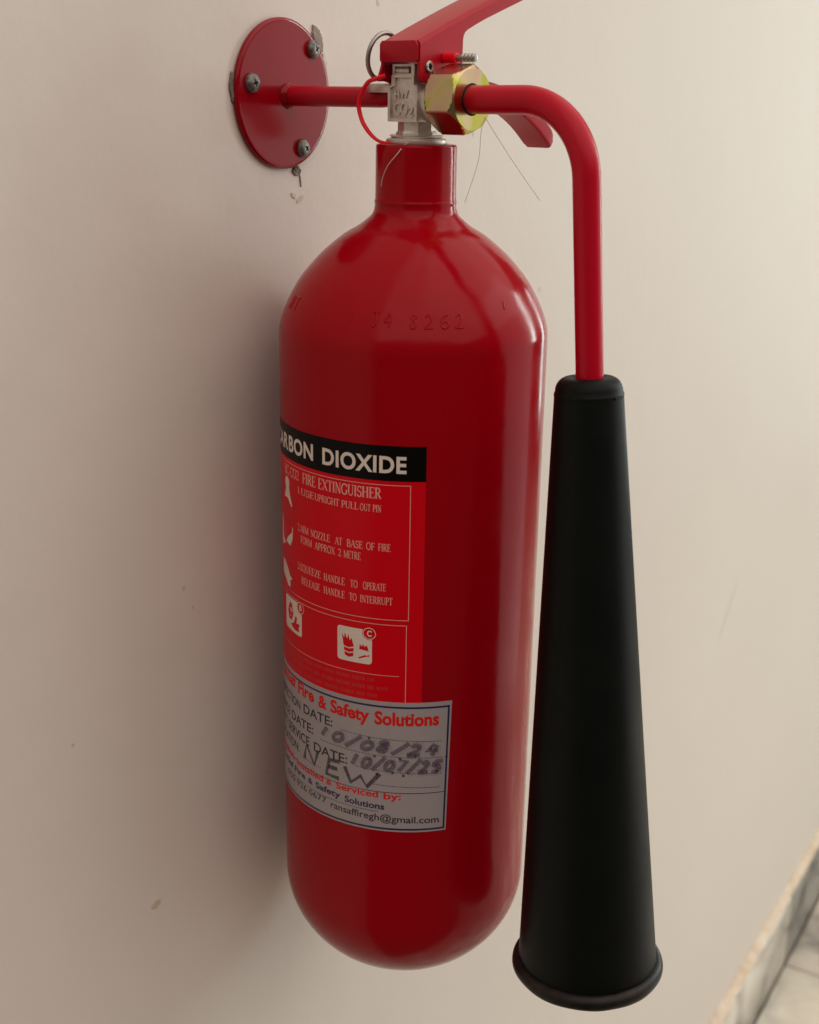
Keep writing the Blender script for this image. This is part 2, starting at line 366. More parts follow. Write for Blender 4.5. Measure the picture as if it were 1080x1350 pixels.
# ---- flat print wrapped on the cylinder: (U, z) in mm, U measured from the point that faces the camera
def wrap(bm, off):
    """bm verts hold (U, z, h) in mm -> on the cylinder"""
    for it in range(7):
        es = [e for e in bm.edges if abs(e.verts[0].co.x - e.verts[1].co.x) > 1.6]
        if not es: break
        bmesh.ops.subdivide_edges(bm, edges=es, cuts=1)
    bmesh.ops.triangulate(bm, faces=[f for f in bm.faces if len(f.verts) > 4])
    for v in bm.verts:
        be = v.co.x / 1000 / RC + ALPHA - math.pi / 2 + 0.0
        r = RC + off + v.co.z / 1000
        v.co = Vector((r * math.cos(be), r * math.sin(be), v.co.y / 1000))
def rect(bm, x0, x1, z0, z1, h=0, shear=0.0):
    """strip split along U; shear = z change per mm of U"""
    n = max(1, int(abs(x1 - x0) / 1.5)); prev = None
    for i in range(n + 1):
        x = x0 + (x1 - x0) * i / n; dz = shear * (x - x0)
        cur = (bm.verts.new((x, z0 + dz, h)), bm.verts.new((x, z1 + dz, h)))
        if prev: bm.faces.new((prev[0], cur[0], cur[1], prev[1]))
        prev = cur
def poly(bm, pts, h=0):
    bm.faces.new([bm.verts.new((x, z, h)) for x, z in pts])
def sheet(bm, x0, x1, z0, z1, edge):
    """label with real thickness: top at h = edge, sides down to the cylinder"""
    n = int((x1 - x0) / 1.5); T = []; B = []
    for i in range(n + 1):
        x = x0 + (x1 - x0) * i / n
        T.append((bm.verts.new((x, z0, edge)), bm.verts.new((x, z1, edge)))); B.append((bm.verts.new((x, z0, -0.05)), bm.verts.new((x, z1, -0.05))))
    for i in range(n):
        bm.faces.new((T[i][0], T[i + 1][0], T[i + 1][1], T[i][1]))
        bm.faces.new((B[i][0], B[i + 1][0], T[i + 1][0], T[i][0])); bm.faces.new((T[i][1], T[i + 1][1], B[i + 1][1], B[i][1]))
    bm.faces.new((B[-1][0], B[-1][1], T[-1][1], T[-1][0])); bm.faces.new((B[0][1], B[0][0], T[0][0], T[0][1]))
def text_bm(txt, bold=0.0, extrude=0.0, spacing=1.0, bev=0.0):
    cu = bpy.data.curves.new('lettering', 'FONT'); cu.body = txt; cu.size = 1.0; cu.offset = bold; cu.extrude = extrude; cu.bevel_depth = bev; cu.resolution_u = 4; cu.space_character = spacing
    ob = bpy.data.objects.new('lettering', cu); COL.objects.link(ob)
    dg = bpy.context.evaluated_depsgraph_get(); dg.update()
    me = bpy.data.meshes.new_from_object(ob.evaluated_get(dg))
    bm = bmesh.new(); bm.from_mesh(me)
    bpy.data.objects.remove(ob); bpy.data.curves.remove(cu); bpy.data.meshes.remove(me)
    return bm
CAP = 0.685
def put(dst, src, f):
    mp = {v: dst.verts.new(f(v.co)) for v in src.verts}
    for fc in src.faces:
        try: dst.faces.new([mp[v] for v in fc.verts])
        except ValueError: pass
    src.free()
def words(bm, txt, x0, x1, z, cap, bold=0.0, shear=0.0, spacing=1.0, h=0):
    """fit txt between x0 and x1 with its baseline at z (mm)"""
    s = text_bm(txt, bold, spacing=spacing)
    xs = [v.co.x for v in s.verts]; a, b = min(xs), max(xs); kx = (x1 - x0) / (b - a); kz = cap / CAP
    put(bm, s, lambda c: Vector((x0 + (c.x - a) * kx, z + c.y * kz + shear * (c.x - a) * kx, h)))
# thick-and-thin roman capitals from strokes, unit cap height; each glyph: (width, [stroke polylines with width])
TN, TK = 0.055, 0.125
def arc(cx, cy, rx, ry, a0, a1, n=9): return [(cx + rx * math.cos(R(a0 + (a1 - a0) * i / n)), cy + ry * math.sin(R(a0 + (a1 - a0) * i / n))) for i in range(n + 1)]
def sf(x, y, w_=0.24): return ([(x - w_ / 2, y), (x + w_ / 2, y)], 0.045)
GL = {
 'A': (.72, [([(.08, 0), (.36, 1)], TN), ([(.36, 1), (.64, 0)], TK), ([(.18, .35), (.52, .35)], TN), sf(.08, 0), sf(.64, 0)]),
 'B': (.64, [([(.15, 0), (.15, 1)], TK), (arc(.28, .76, .24, .24, 90, -90), .10), (arc(.30, .26, .28, .26, 90, -90), .11), ([(.05, 1), (.3, 1)], TN), ([(.05, 0), (.3, 0)], TN), ([(.15, .52), (.3, .52)], TN)]),
 'C': (.66, [(arc(.38, .5, .32, .5, 45, 315, 16), .10), ([(.62, .98), (.62, .72)], TN), ([(.62, .02), (.62, .2)], TN)]),
 'D': (.72, [([(.15, 0), (.15, 1)], TK), (arc(.28, .5, .38, .5, 90, -90, 14), .11), ([(.05, 1), (.3, 1)], TN), ([(.05, 0), (.3, 0)], TN)]),
 'E': (.60, [([(.15, 0), (.15, 1)], TK), ([(.05, 1), (.54, 1), (.54, .8)], TN), ([(.05, 0), (.56, 0), (.56, .22)], TN), ([(.15, .52), (.42, .52)], TN), ([(.42, .62), (.42, .42)], TN)]),
 'F': (.56, [([(.15, 0), (.15, 1)], TK), ([(.05, 1), (.53, 1), (.53, .8)], TN), ([(.15, .52), (.42, .52)], TN), ([(.42, .62), (.42, .42)], TN), sf(.15, 0)]),
 'G': (.72, [(arc(.38, .5, .32, .5, 45, 320, 16), .10), ([(.63, .98), (.63, .72)], TN), ([(.62, .05), (.62, .42)], TK), sf(.62, .42, .2)]),
 'H': (.74, [([(.15, 0), (.15, 1)], TK), ([(.59, 0), (.59, 1)], TK), ([(.15, .52), (.59, .52)], TN), sf(.15, 0), sf(.15, 1), sf(.59, 0), sf(.59, 1)]),
 'I': (.32, [([(.16, 0), (.16, 1)], TK), sf(.16, 0), sf(.16, 1)]),
 'L': (.58, [([(.15, 0), (.15, 1)], TK), ([(.05, 0), (.54, 0), (.54, .24)], TN), sf(.15, 1)]),
 'M': (.90, [([(.14, 0), (.14, 1)], TN), ([(.14, 1), (.45, .02)], TK), ([(.45, .02), (.76, 1)], TN), ([(.76, 0), (.76, 1)], TK), sf(.14, 0, .2), sf(.76, 0, .2), sf(.10, 1, .14), sf(.80, 1, .14)]),
 'N': (.74, [([(.14, 0), (.14, 1)], TN), ([(.14, 1), (.60, 0)], TK), ([(.60, 0), (.60, 1)], TN), sf(.14, 0, .2), sf(.60, 1, .2), sf(.08, 1, .14)]),
 'O': (.74, [(arc(.37, .5, .30, .5, 0, 360, 22), .10)]),
 'P': (.58, [([(.15, 0), (.15, 1)], TK), (arc(.28, .73, .25, .27, 90, -90), .10), ([(.05, 1), (.3, 1)], TN), ([(.15, .46), (.3, .46)], TN), sf(.15, 0)]),
 'Q': (.74, [(arc(.37, .5, .30, .5, 0, 360, 22), .10), ([(.40, .08), (.66, -.2)], .09)]),
 'R': (.68, [([(.15, 0), (.15, 1)], TK), (arc(.28, .75, .24, .25, 90, -90), .10), ([(.05, 1), (.3, 1)], TN), ([(.15, .5), (.3, .5)], TN), ([(.30, .5), (.60, 0)], TK), sf(.15, 0), sf(.61, 0, .14)]),
 'S': (.54, [(arc(.27, .74, .19, .25, 20, 270, 12)[:], .08), (arc(.27, .25, .20, .25, 90, -160, 12), .10), ([(.46, .98), (.46, .76)], TN), ([(.07, .02), (.07, .26)], TN)]),
 'T': (.62, [([(.31, 0), (.31, 1)], TK), ([(.04, .78), (.04, 1), (.58, 1), (.58, .78)], TN), sf(.31, 0)]),
 'U': (.72, [([(.15, 1), (.15, .3)], TK), (arc(.37, .30, .22, .30, 180, 360), .08), ([(.59, .3), (.59, 1)], TN), sf(.15, 1), sf(.59, 1, .2)]),
 'X': (.70, [([(.10, 1), (.60, 0)], TK), ([(.60, 1), (.10, 0)], TN), sf(.10, 0, .2), sf(.60, 0, .2), sf(.10, 1, .2), sf(.60, 1, .2)]),
 'Z': (.60, [([(.06, .8), (.06, 1), (.52, 1)], TN), ([(.52, 1), (.07, 0)], TK), ([(.07, 0), (.55, 0), (.55, .22)], TN)]),
 '1': (.36, [([(.18, 0), (.18, 1)], .10), ([(.08, .88), (.18, 1)], TN), sf(.18, 0)]),
 '2': (.50, [(arc(.24, .73, .18, .26, 160, -40), .09), ([(.38, .56), (.07, .03)], TN), ([(.06, .03), (.45, .03), (.46, .2)], .09)]),
 '3': (.48, [(arc(.22, .75, .17, .24, 150, -80), .08), (arc(.21, .27, .22, .27, 85, -150), .10)]),
 '-': (.36, [([(.06, .36), (.30, .36)], .08)]), '.': (.20, [([(.08, .02), (.14, .02)], .1)]), ' ': (.36, []),
}
def stroke(bm, pts, wd, h=0):
    """flat ribbon along a polyline (x, z)"""
    n = len(pts); prev = None
    for i, p in enumerate(pts):
        a = Vector(pts[max(i - 1, 0)]); b = Vector(pts[min(i + 1, n - 1)]); t = (b - a).normalized() if (b - a).length > 1e-9 else Vector((1, 0)); nn = Vector((-t.y, t.x)) * wd / 2
        cur = (bm.verts.new((p[0] - nn.x, p[1] - nn.y, h)), bm.verts.new((p[0] + nn.x, p[1] + nn.y, h)))
        if prev: bm.faces.new((prev[0], cur[0], cur[1], prev[1]))
        prev = cur
def roman(bm, txt, x0, x1, z, cap, shear=0.0, fat=1.18):
    tot = sum(GL[c][0] for c in txt); kx = (x1 - x0) / tot; x = x0
    for ch in txt:
        wd, st = GL[ch]
        for pts, sw in st:
            tmp = bmesh.new(); stroke(tmp, pts, sw * fat)
            put(bm, tmp, lambda c: Vector((x + c.x * kx, z + c.y * cap + shear * (x + c.x * kx - x0), 0)))
        x += wd * kx

# instruction label
lab = bmesh.new(); sheet(lab, -78, 5.7, -240, -121.3, 0.08); wrap(lab, 0.0)
label_o = part('instruction_label', lab, M_LABEL, sharp=30)
bm = bmesh.new(); rect(bm, -77.9, 5.72, -134.9, -121.25); wrap(bm, 0.00013); part('header_band', bm, M_BLACKP, label_o, sharp=None)
bm = bmesh.new()
words(bm, 'CAR', -78.6, -60.6, -131.4, 6.1, 0.030, 0.0, 1.07); words(bm, 'BON', -59.8, -41.7, -131.4, 6.1, 0.030, 0.0, 1.07); words(bm, 'DIOXIDE', -36.6, -1.7, -131.6, 6.1, 0.030, 0.0, 1.07)
wrap(bm, 0.00018); part('header_lettering', bm, M_WHITEP, label_o, sharp=None)
bm = bmesh.new()
roman(bm, 'BC-CO2', -65.4, -51.4, -141.8, 3.8); roman(bm, 'FIRE EXTINGUISHER', -48.7, -11.1, -142.0, 4.1, 0, 1.3)
roman(bm, '1.USE', -52.4, -41.3, -147.1, 2.7); roman(bm, 'UPRIGHT', -41.0, -28.5, -147.2, 2.7); roman(bm, 'PULL', -27.6, -20.2, -147.3, 2.7); roman(bm, 'OUT PIN', -19.6, -11.0, -147.4, 2.7)
roman(bm, '2.AIM', -52.6, -44.9, -162.6, 2.9); roman(bm, 'NOZZLE', -43.6, -32.9, -162.7, 2.9); roman(bm, 'AT', -30.6, -27.2, -162.8, 2.9); roman(bm, 'BASE', -25.2, -18.3, -162.8, 2.9); roman(bm, 'OF', -17.0, -13.5, -162.9, 2.9); roman(bm, 'FIRE', -12.2, -7.3, -162.9, 2.9)
roman(bm, 'FORM', -50.4, -42.8, -167.2, 2.9); roman(bm, 'APPROX', -41.2, -30.5, -167.3, 2.9); roman(bm, '2', -29.2, -27.6, -167.4, 2.9); roman(bm, 'METRE', -26.6, -19.1, -167.5, 2.9)
roman(bm, '3.SQUEEZE', -53.0, -37.8, -179.0, 2.9); roman(bm, 'HANDLE', -36.3, -26.0, -179.1, 2.9); roman(bm, 'TO', -23.6, -20.4, -179.2, 2.9); roman(bm, 'OPERATE', -18.2, -8.9, -179.2, 2.9)
roman(bm, 'RELEASE', -50.0, -38.3, -184.5, 2.9); roman(bm, 'HANDLE', -36.3, -26.0, -184.6, 2.9); roman(bm, 'TO', -24.0, -20.8, -184.7, 2.9); roman(bm, 'INTERRUPT', -19.4, -6.3, -184.8, 2.9)
wrap(bm, 0.00013); part('instruction_lettering', bm, M_THINP, label_o, sharp=None)
def frame_lines(bm, x0, x1, zb, zt, w_=0.28):
    for a in ((x0, x1, zt - w_, zt), (x0, x1, zb, zb + w_), (x0, x0 + w_, zb, zt), (x1 - w_, x1, zb, zt)): rect(bm, *a)
bm = bmesh.new(); frame_lines(bm, -72, 0.1, -191.2, -136.4); frame_lines(bm, -72, -0.6, -232, -193.1); rect(bm, -71, -3.3, -215.0, -214.75)
wrap(bm, 0.00013); part('frame_line', bm, M_THINP, label_o, sharp=None)
bm = bmesh.new()
for zt in (-141.5, -159.0, -177.0): frame_lines(bm, -70.8, -57.0, zt - 14.2, zt, 0.25)
random.seed(3)
for (zz, xe) in ((-217.5, -13.2), (-220.9, -7.6), (-224.2, -11.9)):
    x = -68.0
    while x < xe:
        n_ = random.choice((3, 4, 5, 6, 7)); L = min(n_ * 0.95, xe - x)
        s_ = ''.join(random.choice('AEHINORSTUDLCM') for _ in range(n_))
        if L > 0.8: roman(bm, s_, x, x + L, zz - 0.4, 1.3, 0, 1.1)
        x += L + 0.9
wrap(bm, 0.00013); part('fine_print', bm, M_FAINT, label_o, sharp=None)['kind'] = 'stuff'
def pictogram(shapes, name='pictogram'):
    bm = bmesh.new()
    for s_ in shapes: poly(bm, s_)
    wrap(bm, 0.00014); return part(name, bm, M_WHITEP, label_o, sharp=None)
# the three little action drawings at the left
pictogram([arc(-62.6, -145.4, 2.5, 2.6, 0, 330, 14), [(-63.8, -147.4), (-60.4, -146.8), (-59.6, -149.6), (-57.2, -154.0), (-57.9, -154.6), (-62.0, -151.6), (-66.2, -152.0)]])
pictogram([[(-70.8, -160.6), (-69.4, -161.5), (-68.6, -170.0), (-65.6, -171.8), (-69.6, -173.6), (-71.5, -172.0)], [(-64.6, -170.6), (-61.6, -167.8), (-58.2, -165.6), (-57.2, -162.6), (-56.8, -163.2), (-57.5, -168.2), (-59.6, -171.4), (-62.8, -170.9)]])
pictogram([[(-70.0, -179.2), (-66.0, -180.0), (-62.6, -182.2), (-60.6, -184.6), (-58.0, -185.4), (-60.4, -186.6), (-60.0, -189.4), (-62.4, -189.6), (-66.2, -187.6), (-70.4, -185.6)]])
def rrect(x0, x1, z0, z1, r=1.4):
    out = []
    for (cx, cz, a0) in ((x1 - r, z1 - r, 0), (x0 + r, z1 - r, 90), (x0 + r, z0 + r, 180), (x1 - r, z0 + r, 270)): out += arc(cx, cz, r, r, a0, a0 + 90, 5)
    return out
def class_icon(x0, x1, z0, z1, cx, cz, letter, shapes):
    base = pictogram([rrect(x0, x1, z0, z1)], 'class_pictogram')
    bm = bmesh.new(); poly(bm, arc(cx, cz, 2.95, 2.75, 0, 355, 28)); 
    for s_ in shapes: poly(bm, s_)
    wrap(bm, 0.00018); part('red_drawing', bm, M_LABEL, base, sharp=None)
    bm = bmesh.new(); ring = arc(cx, cz, 2.55, 2.35, 0, 360, 30); stroke(bm, ring, 0.28); words(bm, letter, cx - 0.95, cx + 0.95, cz - 1.15, 2.3, 0.03)
    wrap(bm, 0.00022); part('class_letter', bm, M_WHITEP, base, sharp=None)
class_icon(-29.4, -14.3, -210.8, -196.2, -15.4, -197.6, 'C', [
    [(-26.6, -204.0), (-27.3, -199.2), (-26.2, -201.2), (-26.0, -198.8), (-24.9, -201.3), (-24.3, -199.2), (-23.7, -201.8), (-22.9, -200.6), (-22.0, -204.0)],
    [(-26.4, -202.6), (-24.8, -203.2), (-22.0, -203.0), (-22.0, -204.2), (-24.2, -204.9), (-26.4, -204.4)],
    [(-26.3, -204.9), (-24.2, -205.4), (-22.0, -204.8), (-22.0, -206.2), (-24.2, -206.9), (-26.3, -206.3)],
    [(-26.1, -206.8), (-24.2, -207.4), (-22.1, -206.8), (-22.2, -208.4), (-24.2, -209.0), (-26.0, -208.4)],
    [(-19.6, -204.8), (-19.3, -202.4), (-18.6, -203.6), (-18.0, -202.4), (-17.3, -203.6), (-16.5, -202.8), (-16.0, -203.8), (-15.6, -205.2)],
    [(-20.0, -208.4), (-16.8, -206.8), (-16.9, -207.4), (-15.4, -206.7), (-15.4, -207.6), (-16.2, -207.5), (-19.6, -208.9)]])
class_icon(-66.3, -50.2, -208.4, -194.0, -51.0, -195.6, 'B', [
    [(-63.4, -200.6), (-61.0, -196.0), (-58.8, -196.4), (-57.4, -200.4), (-59.2, -203.8), (-61.8, -203.6)],
    [(-60.2, -205.6), (-56.8, -203.8), (-55.4, -200.6), (-54.0, -201.0), (-54.6, -203.6), (-51.8, -203.2), (-52.8, -205.2), (-52.2, -206.8), (-56.4, -207.0)]])

# service sticker
st = bmesh.new(); sheet(st, -80, 17.5, -284.7, -226.2, 0.14)
for v in st.verts:
    if v.co.x > 17: v.co.x += 0.7 if v.co.y > -250 else -0.6
wrap(st, 0.00002); sticker = part('service_sticker', st, M_PAPER, sharp=30)
OFF = 0.00002 + 0.00014 + 0.00004
bm = bmesh.new()
rect(bm, -79, 17.2, -228.8, -228.0); rect(bm, -79, 16.3, -283.9, -283.1)
for i in range(24):
    z0 = -228.0 - 55.9 * i / 24; z1 = -228.0 - 55.9 * (i + 1) / 24; xa = 17.3 - 1.0 * i / 24; xb = 17.3 - 1.0 * (i + 1) / 24
    bm.faces.new([bm.verts.new(p) for p in ((xa - .75, z0, 0), (xa, z0, 0), (xb, z1, 0), (xb - .75, z1, 0))])
wrap(bm, OFF); part('border_line', bm, M_NAVY, sticker, sharp=None)
bm = bmesh.new()
B2 = 0.036
words(bm, 'RanSaf', -76.0, -55.6, -233.2, 5.3, B2); words(bm, 'Fire', -53.7, -42.3, -234.2, 5.3, B2, -0.02); words(bm, '&', -39.6, -34.9, -235.2, 5.3, B2); words(bm, 'Safety', -33.0, -15.2, -235.3, 5.3, B2, -0.02); words(bm, 'Solutions', -13.0, 13.0, -236.2, 5.4, B2)
wrap(bm, OFF); part('title_lettering', bm, M_INKR, sticker, sharp=None)
bm = bmesh.new()
words(bm, 'Supplied, ', -76, -58.0, -267.6, 2.8, 0.025); words(bm, 'Installed', -55.4, -37.0, -268.6, 2.8, 0.025, -0.02); words(bm, '&', -35.4, -32.4, -269.2, 2.8, 0.025); words(bm, 'Serviced', -30.2, -11.2, -269.4, 2.9, 0.025); words(bm, 'by:', -9.0, -1.8, -269.8, 2.9, 0.025)
wrap(bm, OFF); part('red_lettering', bm, M_INKR, sticker, sharp=None)
bm = bmesh.new()
words(bm, 'RanSaf Fire', -76.0, -48.6, -272.6, 2.7, 0.025, -0.01); words(bm, '&', -46.6, -43.4, -273.1, 2.7, 0.02); words(bm, 'Safety', -41.6, -28.0, -273.3, 2.7, 0.025, -0.02); words(bm, 'Solutions', -26.0, -8.6, -274.3, 2.7, 0.025, -0.025)
rect(bm, -60, -11.0, -275.0, -274.8, 0, -0.02)
wrap(bm, OFF); part('navy_lettering', bm, M_NAVY, sticker, sharp=None)
bm = bmesh.new()
words(bm, 'INSPECTION', -77.0, -52.0, -241.0, 3.9, 0.012, -0.02); words(bm, 'DATE:', -49.4, -31.9, -241.6, 4.0, 0.012, -0.02)
words(bm, 'SERVICE', -80.0, -62.6, -248.8, 3.9, 0.012); words(bm, 'DATE:', -60.4, -42.9, -248.9, 4.0, 0.012, -0.015)
words(bm, 'NEXT', -78.0, -66.6, -255.2, 4.0, 0.012); words(bm, 'SERVICE', -65.0, -45.4, -255.4, 4.0, 0.012, -0.02); words(bm, 'DATE:', -42.5, -24.7, -256.4, 4.1, 0.012, -0.02)
words(bm, 'LOCATION:', -78.0, -53.4, -261.8, 3.9, 0.012)
rect(bm, -78, 16.0, -266.9, -266.6, 0, 0.0)
words(bm, '050', -66.5, -57.6, -278.2, 2.7, 0.004); words(bm, '926', -55.8, -47.6, -278.3, 2.7, 0.004, -0.01); words(bm, '0677', -46.0, -35.4, -278.5, 2.7, 0.004, -0.01)
words(bm, 'ransaffiregh@gmail.com', -33.0, 13.9, -279.3, 3.0, 0.010, -0.032)
wrap(bm, OFF); part('black_lettering', bm, M_INKB, sticker, sharp=None)
bm = bmesh.new()
def dots(x0, x1, z0, z1):
    n = int((x1 - x0) / 0.95)
    for i in range(n):
        x = x0 + (x1 - x0) * i / n; z = z0 + (z1 - z0) * i / n; rect(bm, x, x + 0.46, z, z + 0.42)
dots(-28, 14.6, -242.2, -243.8); dots(-38.6, 15.0, -249.9, -251.1); dots(-20.9, 15.0, -256.9, -258.4); dots(-13.2, 14.2, -263.7, -264.6)
dots(-50, -38, -263.0, -263.2)
wrap(bm, OFF); part('dotted_line', bm, M_INKB, sticker, sharp=None)
def pen(bm, pts, wd, smooth=True):
    P = [(p.x, p.y) for p in smooth_path([(x, z, 0) for x, z in pts], 6)] if smooth and len(pts) > 2 else pts
    stroke(bm, P, wd)
H = {'1': [[(.5, 1), (.2, 0)]], '0': [[(.55, .95), (.2, .7), (.1, .2), (.45, 0), (.8, .35), (.75, .8), (.5, .95)]], '/': [[(1.0, 1.15), (.0, -.15)]],
     '8': [[(.8, .85), (.45, 1), (.25, .75), (.7, .4), (.55, .02), (.15, .1), (.3, .45), (.8, .85)]], '2': [[(.1, .8), (.45, 1), (.7, .75), (.35, .3), (.0, .02), (.8, .05)]],
     '4': [[(.55, 1), (.05, .4), (.85, .42)], [(.75, .9), (.55, -.05)]], '7': [[(.05, .95), (.85, .95), (.3, 0)]], '5': [[(.9, 1), (.3, .98), (.2, .6), (.6, .6), (.75, .25), (.4, 0), (.05, .1)]],
     'N': [[(.0, 0), (.18, 1), (.75, -.05), (1.0, .95)]], 'E': [[(.9, .98), (.2, .9), (.0, .0), (.85, -.05)], [(.15, .48), (.75, .5)]], 'W': [[(.0, 1), (.2, .0), (.5, .6), (.68, -.1), (1.05, .95)]]}
def hand(bm, txt, x0, x1, z0, z1, hgt, wd, gap=0.18):
    n = len(txt); cw = (x1 - x0) / n
    for i, ch in enumerate(txt):
        if ch == ' ': continue
        x = x0 + i * cw; z = z0 + (z1 - z0) * i / max(n - 1, 1)
        for s_ in H[ch]: pen(bm, [(x + p * cw * (1 - gap) + (q - 0.4) * 1.1 + 0.35 * noise.noise((i * 3.1, q * 2, x)), z + q * hgt * (1 + 0.18 * noise.noise((i * 2.7, x, 1))) + 0.5 * noise.noise((i * 1.9, x, 4))) for p, q in s_], wd, ch not in '14/7NEW')
bm = bmesh.new(); hand(bm, '10/08/24', -38.0, 14.6, -247.6, -249.8, 4.6, 3.6, 0.10); hand(bm, '10/07/25', -22.4, 15.6, -256.4, -257.6, 5.0, 3.6, 0.10)
wrap(bm, OFF + 0.000015); part('ink_smudge', bm, M_SMUDGE, sticker, sharp=None)
bm = bmesh.new(); hand(bm, '10/08/24', -38.4, 14.2, -247.4, -249.6, 4.6, 1.75, 0.10); hand(bm, '10/07/25', -23.0, 15.2, -256.2, -257.4, 5.0, 1.75, 0.10)
wrap(bm, OFF + 0.00003); part('handwritten_date', bm, M_PEN, sticker, sharp=None)
bm = bmesh.new()
for s_, (x0, x1, za, hg) in (('N', (-49.0, -40.0, -262.6, 7.0)), ('E', (-35.2, -27.6, -264.3, 7.6)), ('W', (-26.0, -11.4, -264.6, 6.4))):
    for q in H[s_]: pen(bm, [(x0 + p * (x1 - x0), za + r_ * hg) for p, r_ in q], 1.9, False)
for (x, z) in ((-15.2, -243.0), (-12.8, -250.8), (-5.4, -257.5), (-1.0, -258.6), (3.6, -249.8), (12.6, -257.0), (16.4, -251.0), (-11.8, -258.8), (9.8, -246.8), (-2.6, -250.9)):
    poly(bm, arc(x, z, .62, .62, 0, 340, 10))
wrap(bm, OFF + 0.00005); part('handwritten_word', bm, M_PEN2, sticker, sharp=None)

# numbers stamped into the shoulder, painted over
H.update({'J': [[(.1, 1), (.9, 1)], [(.55, 1), (.55, .25), (.3, 0), (.05, .2)]], '6': [[(.8, .95), (.35, .8), (.08, .3), (.35, 0), (.8, .2), (.7, .5), (.15, .4)]],
          'H': [[(.05, 0), (.05, 1)], [(.85, 0), (.85, 1)], [(.05, .5), (.85, .5)]], 'T': [[(.0, 1), (.9, 1)], [(.45, 1), (.45, 0)]], 'S': [[(.85, .85), (.45, 1), (.1, .75), (.8, .3), (.45, 0), (.05, .15)]]})
def shoulder_point(U, z, h):
    z /= 1000; r = RC
    for (r0, za), (r1, zb) in zip(cyl_prof[:-1], cyl_prof[1:]):
        if zb <= z <= za and za > zb: r = r0 + (r1 - r0) * (za - z) / (za - zb)
    r += h; be = U / 1000 / 0.0505 + ALPHA - math.pi / 2
    return Vector((r * math.cos(be), r * math.sin(be), z))
def stamp(txt, U0, z0, cw, hgt, tilt=0.0):
    bm = bmesh.new()
    for i, ch in enumerate(txt):
        for st_ in H.get(ch, []):
            P = [(p.x, p.y) for p in smooth_path([(x, y, 0) for x, y in st_], 5)] if len(st_) > 2 else [(st_[0][0] + (st_[1][0] - st_[0][0]) * k / 6, st_[0][1] + (st_[1][1] - st_[0][1]) * k / 6) for k in range(7)]
            tube(bm, [shoulder_point(U0 + (i + x * .62) * cw, z0 + y * hgt + tilt * i, -0.00022) for x, y in P], 0.00050, 8)
    return bm
for args in (('J4', -15.6, -77.6, 4.9, 4.8), ('8262', -1.6, -77.8, 5.7, 4.8), ('HT', -63.5, -76.6, 5.2, 4.8), ('1', -24.5, -76.5, 4, 3.0), ('1', 38.0, -72.6, 4, 2.6)):
    part('stamped_number', stamp(*args), M_RED, cylinder, sharp=60)

# ------------------------------------------------------------------ valve
Z = lambda p, q, t: (p, t, q)                   # (e, z) polygon extruded along y
bm = bmesh.new()
outer = [(-.0078, -.0066), (.0071, -.0066), (.0071, .0062), (.0054, .0070), (.0054, .0105), (-.0060, .0105), (-.0060, .0068), (-.0078, .0062)]
prism(bm, outer, -0.0075, 0.0075, Z); bevel_all(bm, 0.0005, 2)
# raised rim round the sunk panel
inner = [(-.0065, -.0054), (.0058, -.0054), (.0058, .0056), (.0043, .0066), (.0043, .0093), (-.0042, .0093), (-.0042, .0064), (-.0065, .0056)]
o2 = [(p * 0.985, -.0064 + (q + .0064) * 0.985) for p, q in outer]
def ring_prism(bm, A, B, y0, y1):
    v = [[bm.verts.new((p, y, q)) for p, q in P] for P, y in ((A, y0), (A, y1), (B, y1), (B, y0))]; n = len(A)
    for a, b in ((0, 1), (1, 2), (2, 3)):
        for i in range(n): bm.faces.new((v[a][i], v[a][(i + 1) % n], v[b][(i + 1) % n], v[b][i]))
ring_prism(bm, o2, inner, -0.0074, -0.0083)
valve = part('valve_body', bm, M_NICK, sharp=30)
def valve_text(txt, x0, x1, z0, cap, bold):
    s = text_bm(txt, bold, 0.5); xs = [v.co.x for v in s.verts]; a, b = min(xs), max(xs); bm = bmesh.new()
    put(bm, s, lambda c: Vector((x0 + (c.x - a) * (x1 - x0) / (b - a), -0.0076 - 0.0006 * (1 if c.z > 0 else -1) , z0 + c.y * cap / CAP))); return bm
part('raised_lettering', valve_text('HW', -.0043, .0024, .0018, .0030, .004), M_NICK, valve, sharp=30)
part('raised_lettering', valve_text('CO', -.0047, .0022, -.0043, .0048, .004), M_NICK, valve, sharp=30)
part('raised_lettering', valve_text('2', .0027, .0051, -.0043, .0030, .004), M_NICK, valve, sharp=30)
bm = bmesh.new()                                # slotted head under the lever
hd = [(-.0064, .0104), (.0046, .0104), (.0046, .0142), (-.0064, .0142)]; hi = [(-.0052, .0108), (.0030, .0108), (.0030, .0133), (-.0052, .0133)]
ring_prism(bm, hd, hi, -0.0030, -0.0072); prism(bm, hd, -0.0030, 0.006, Z); ring_prism(bm, hd, hi, -0.0072, -0.0071)
v1 = [bm.verts.new((p, -0.0072, q)) for p, q in hd]; v2 = [bm.verts.new((p, -0.0072, q)) for p, q in hi]
part('valve_head', bm, M_NICK, valve, sharp=30)
bm = bmesh.new(); prism(bm, [(-.0051, .0109), (.0029, .0109), (.0029, .0132), (-.0051, .0132)], -0.0040, -0.0036, Z); part('slot_shade', bm, M_DARK, valve)  # dark plate paints the shade inside the head opening
bm = bmesh.new(); lathe(bm, [(0, 0), (.0013, 0), (.0014, .0004), (.0014, .0060), (.0012, .0066), (0, .0066)], 20, axis_matrix((-.0048, -0.0060, .0118), (1, 0.0, 0))); part('roller', bm, M_NICK, valve)
bm = bmesh.new(); lathe(bm, [(.0072, .007), (.0074, .0075), (.0074, .0100), (.0066, .0105), (.0066, .0150)], 40, axis_matrix((0, 0, .0004), (1, 0, 0))); part('outlet', bm, M_NICK, valve)
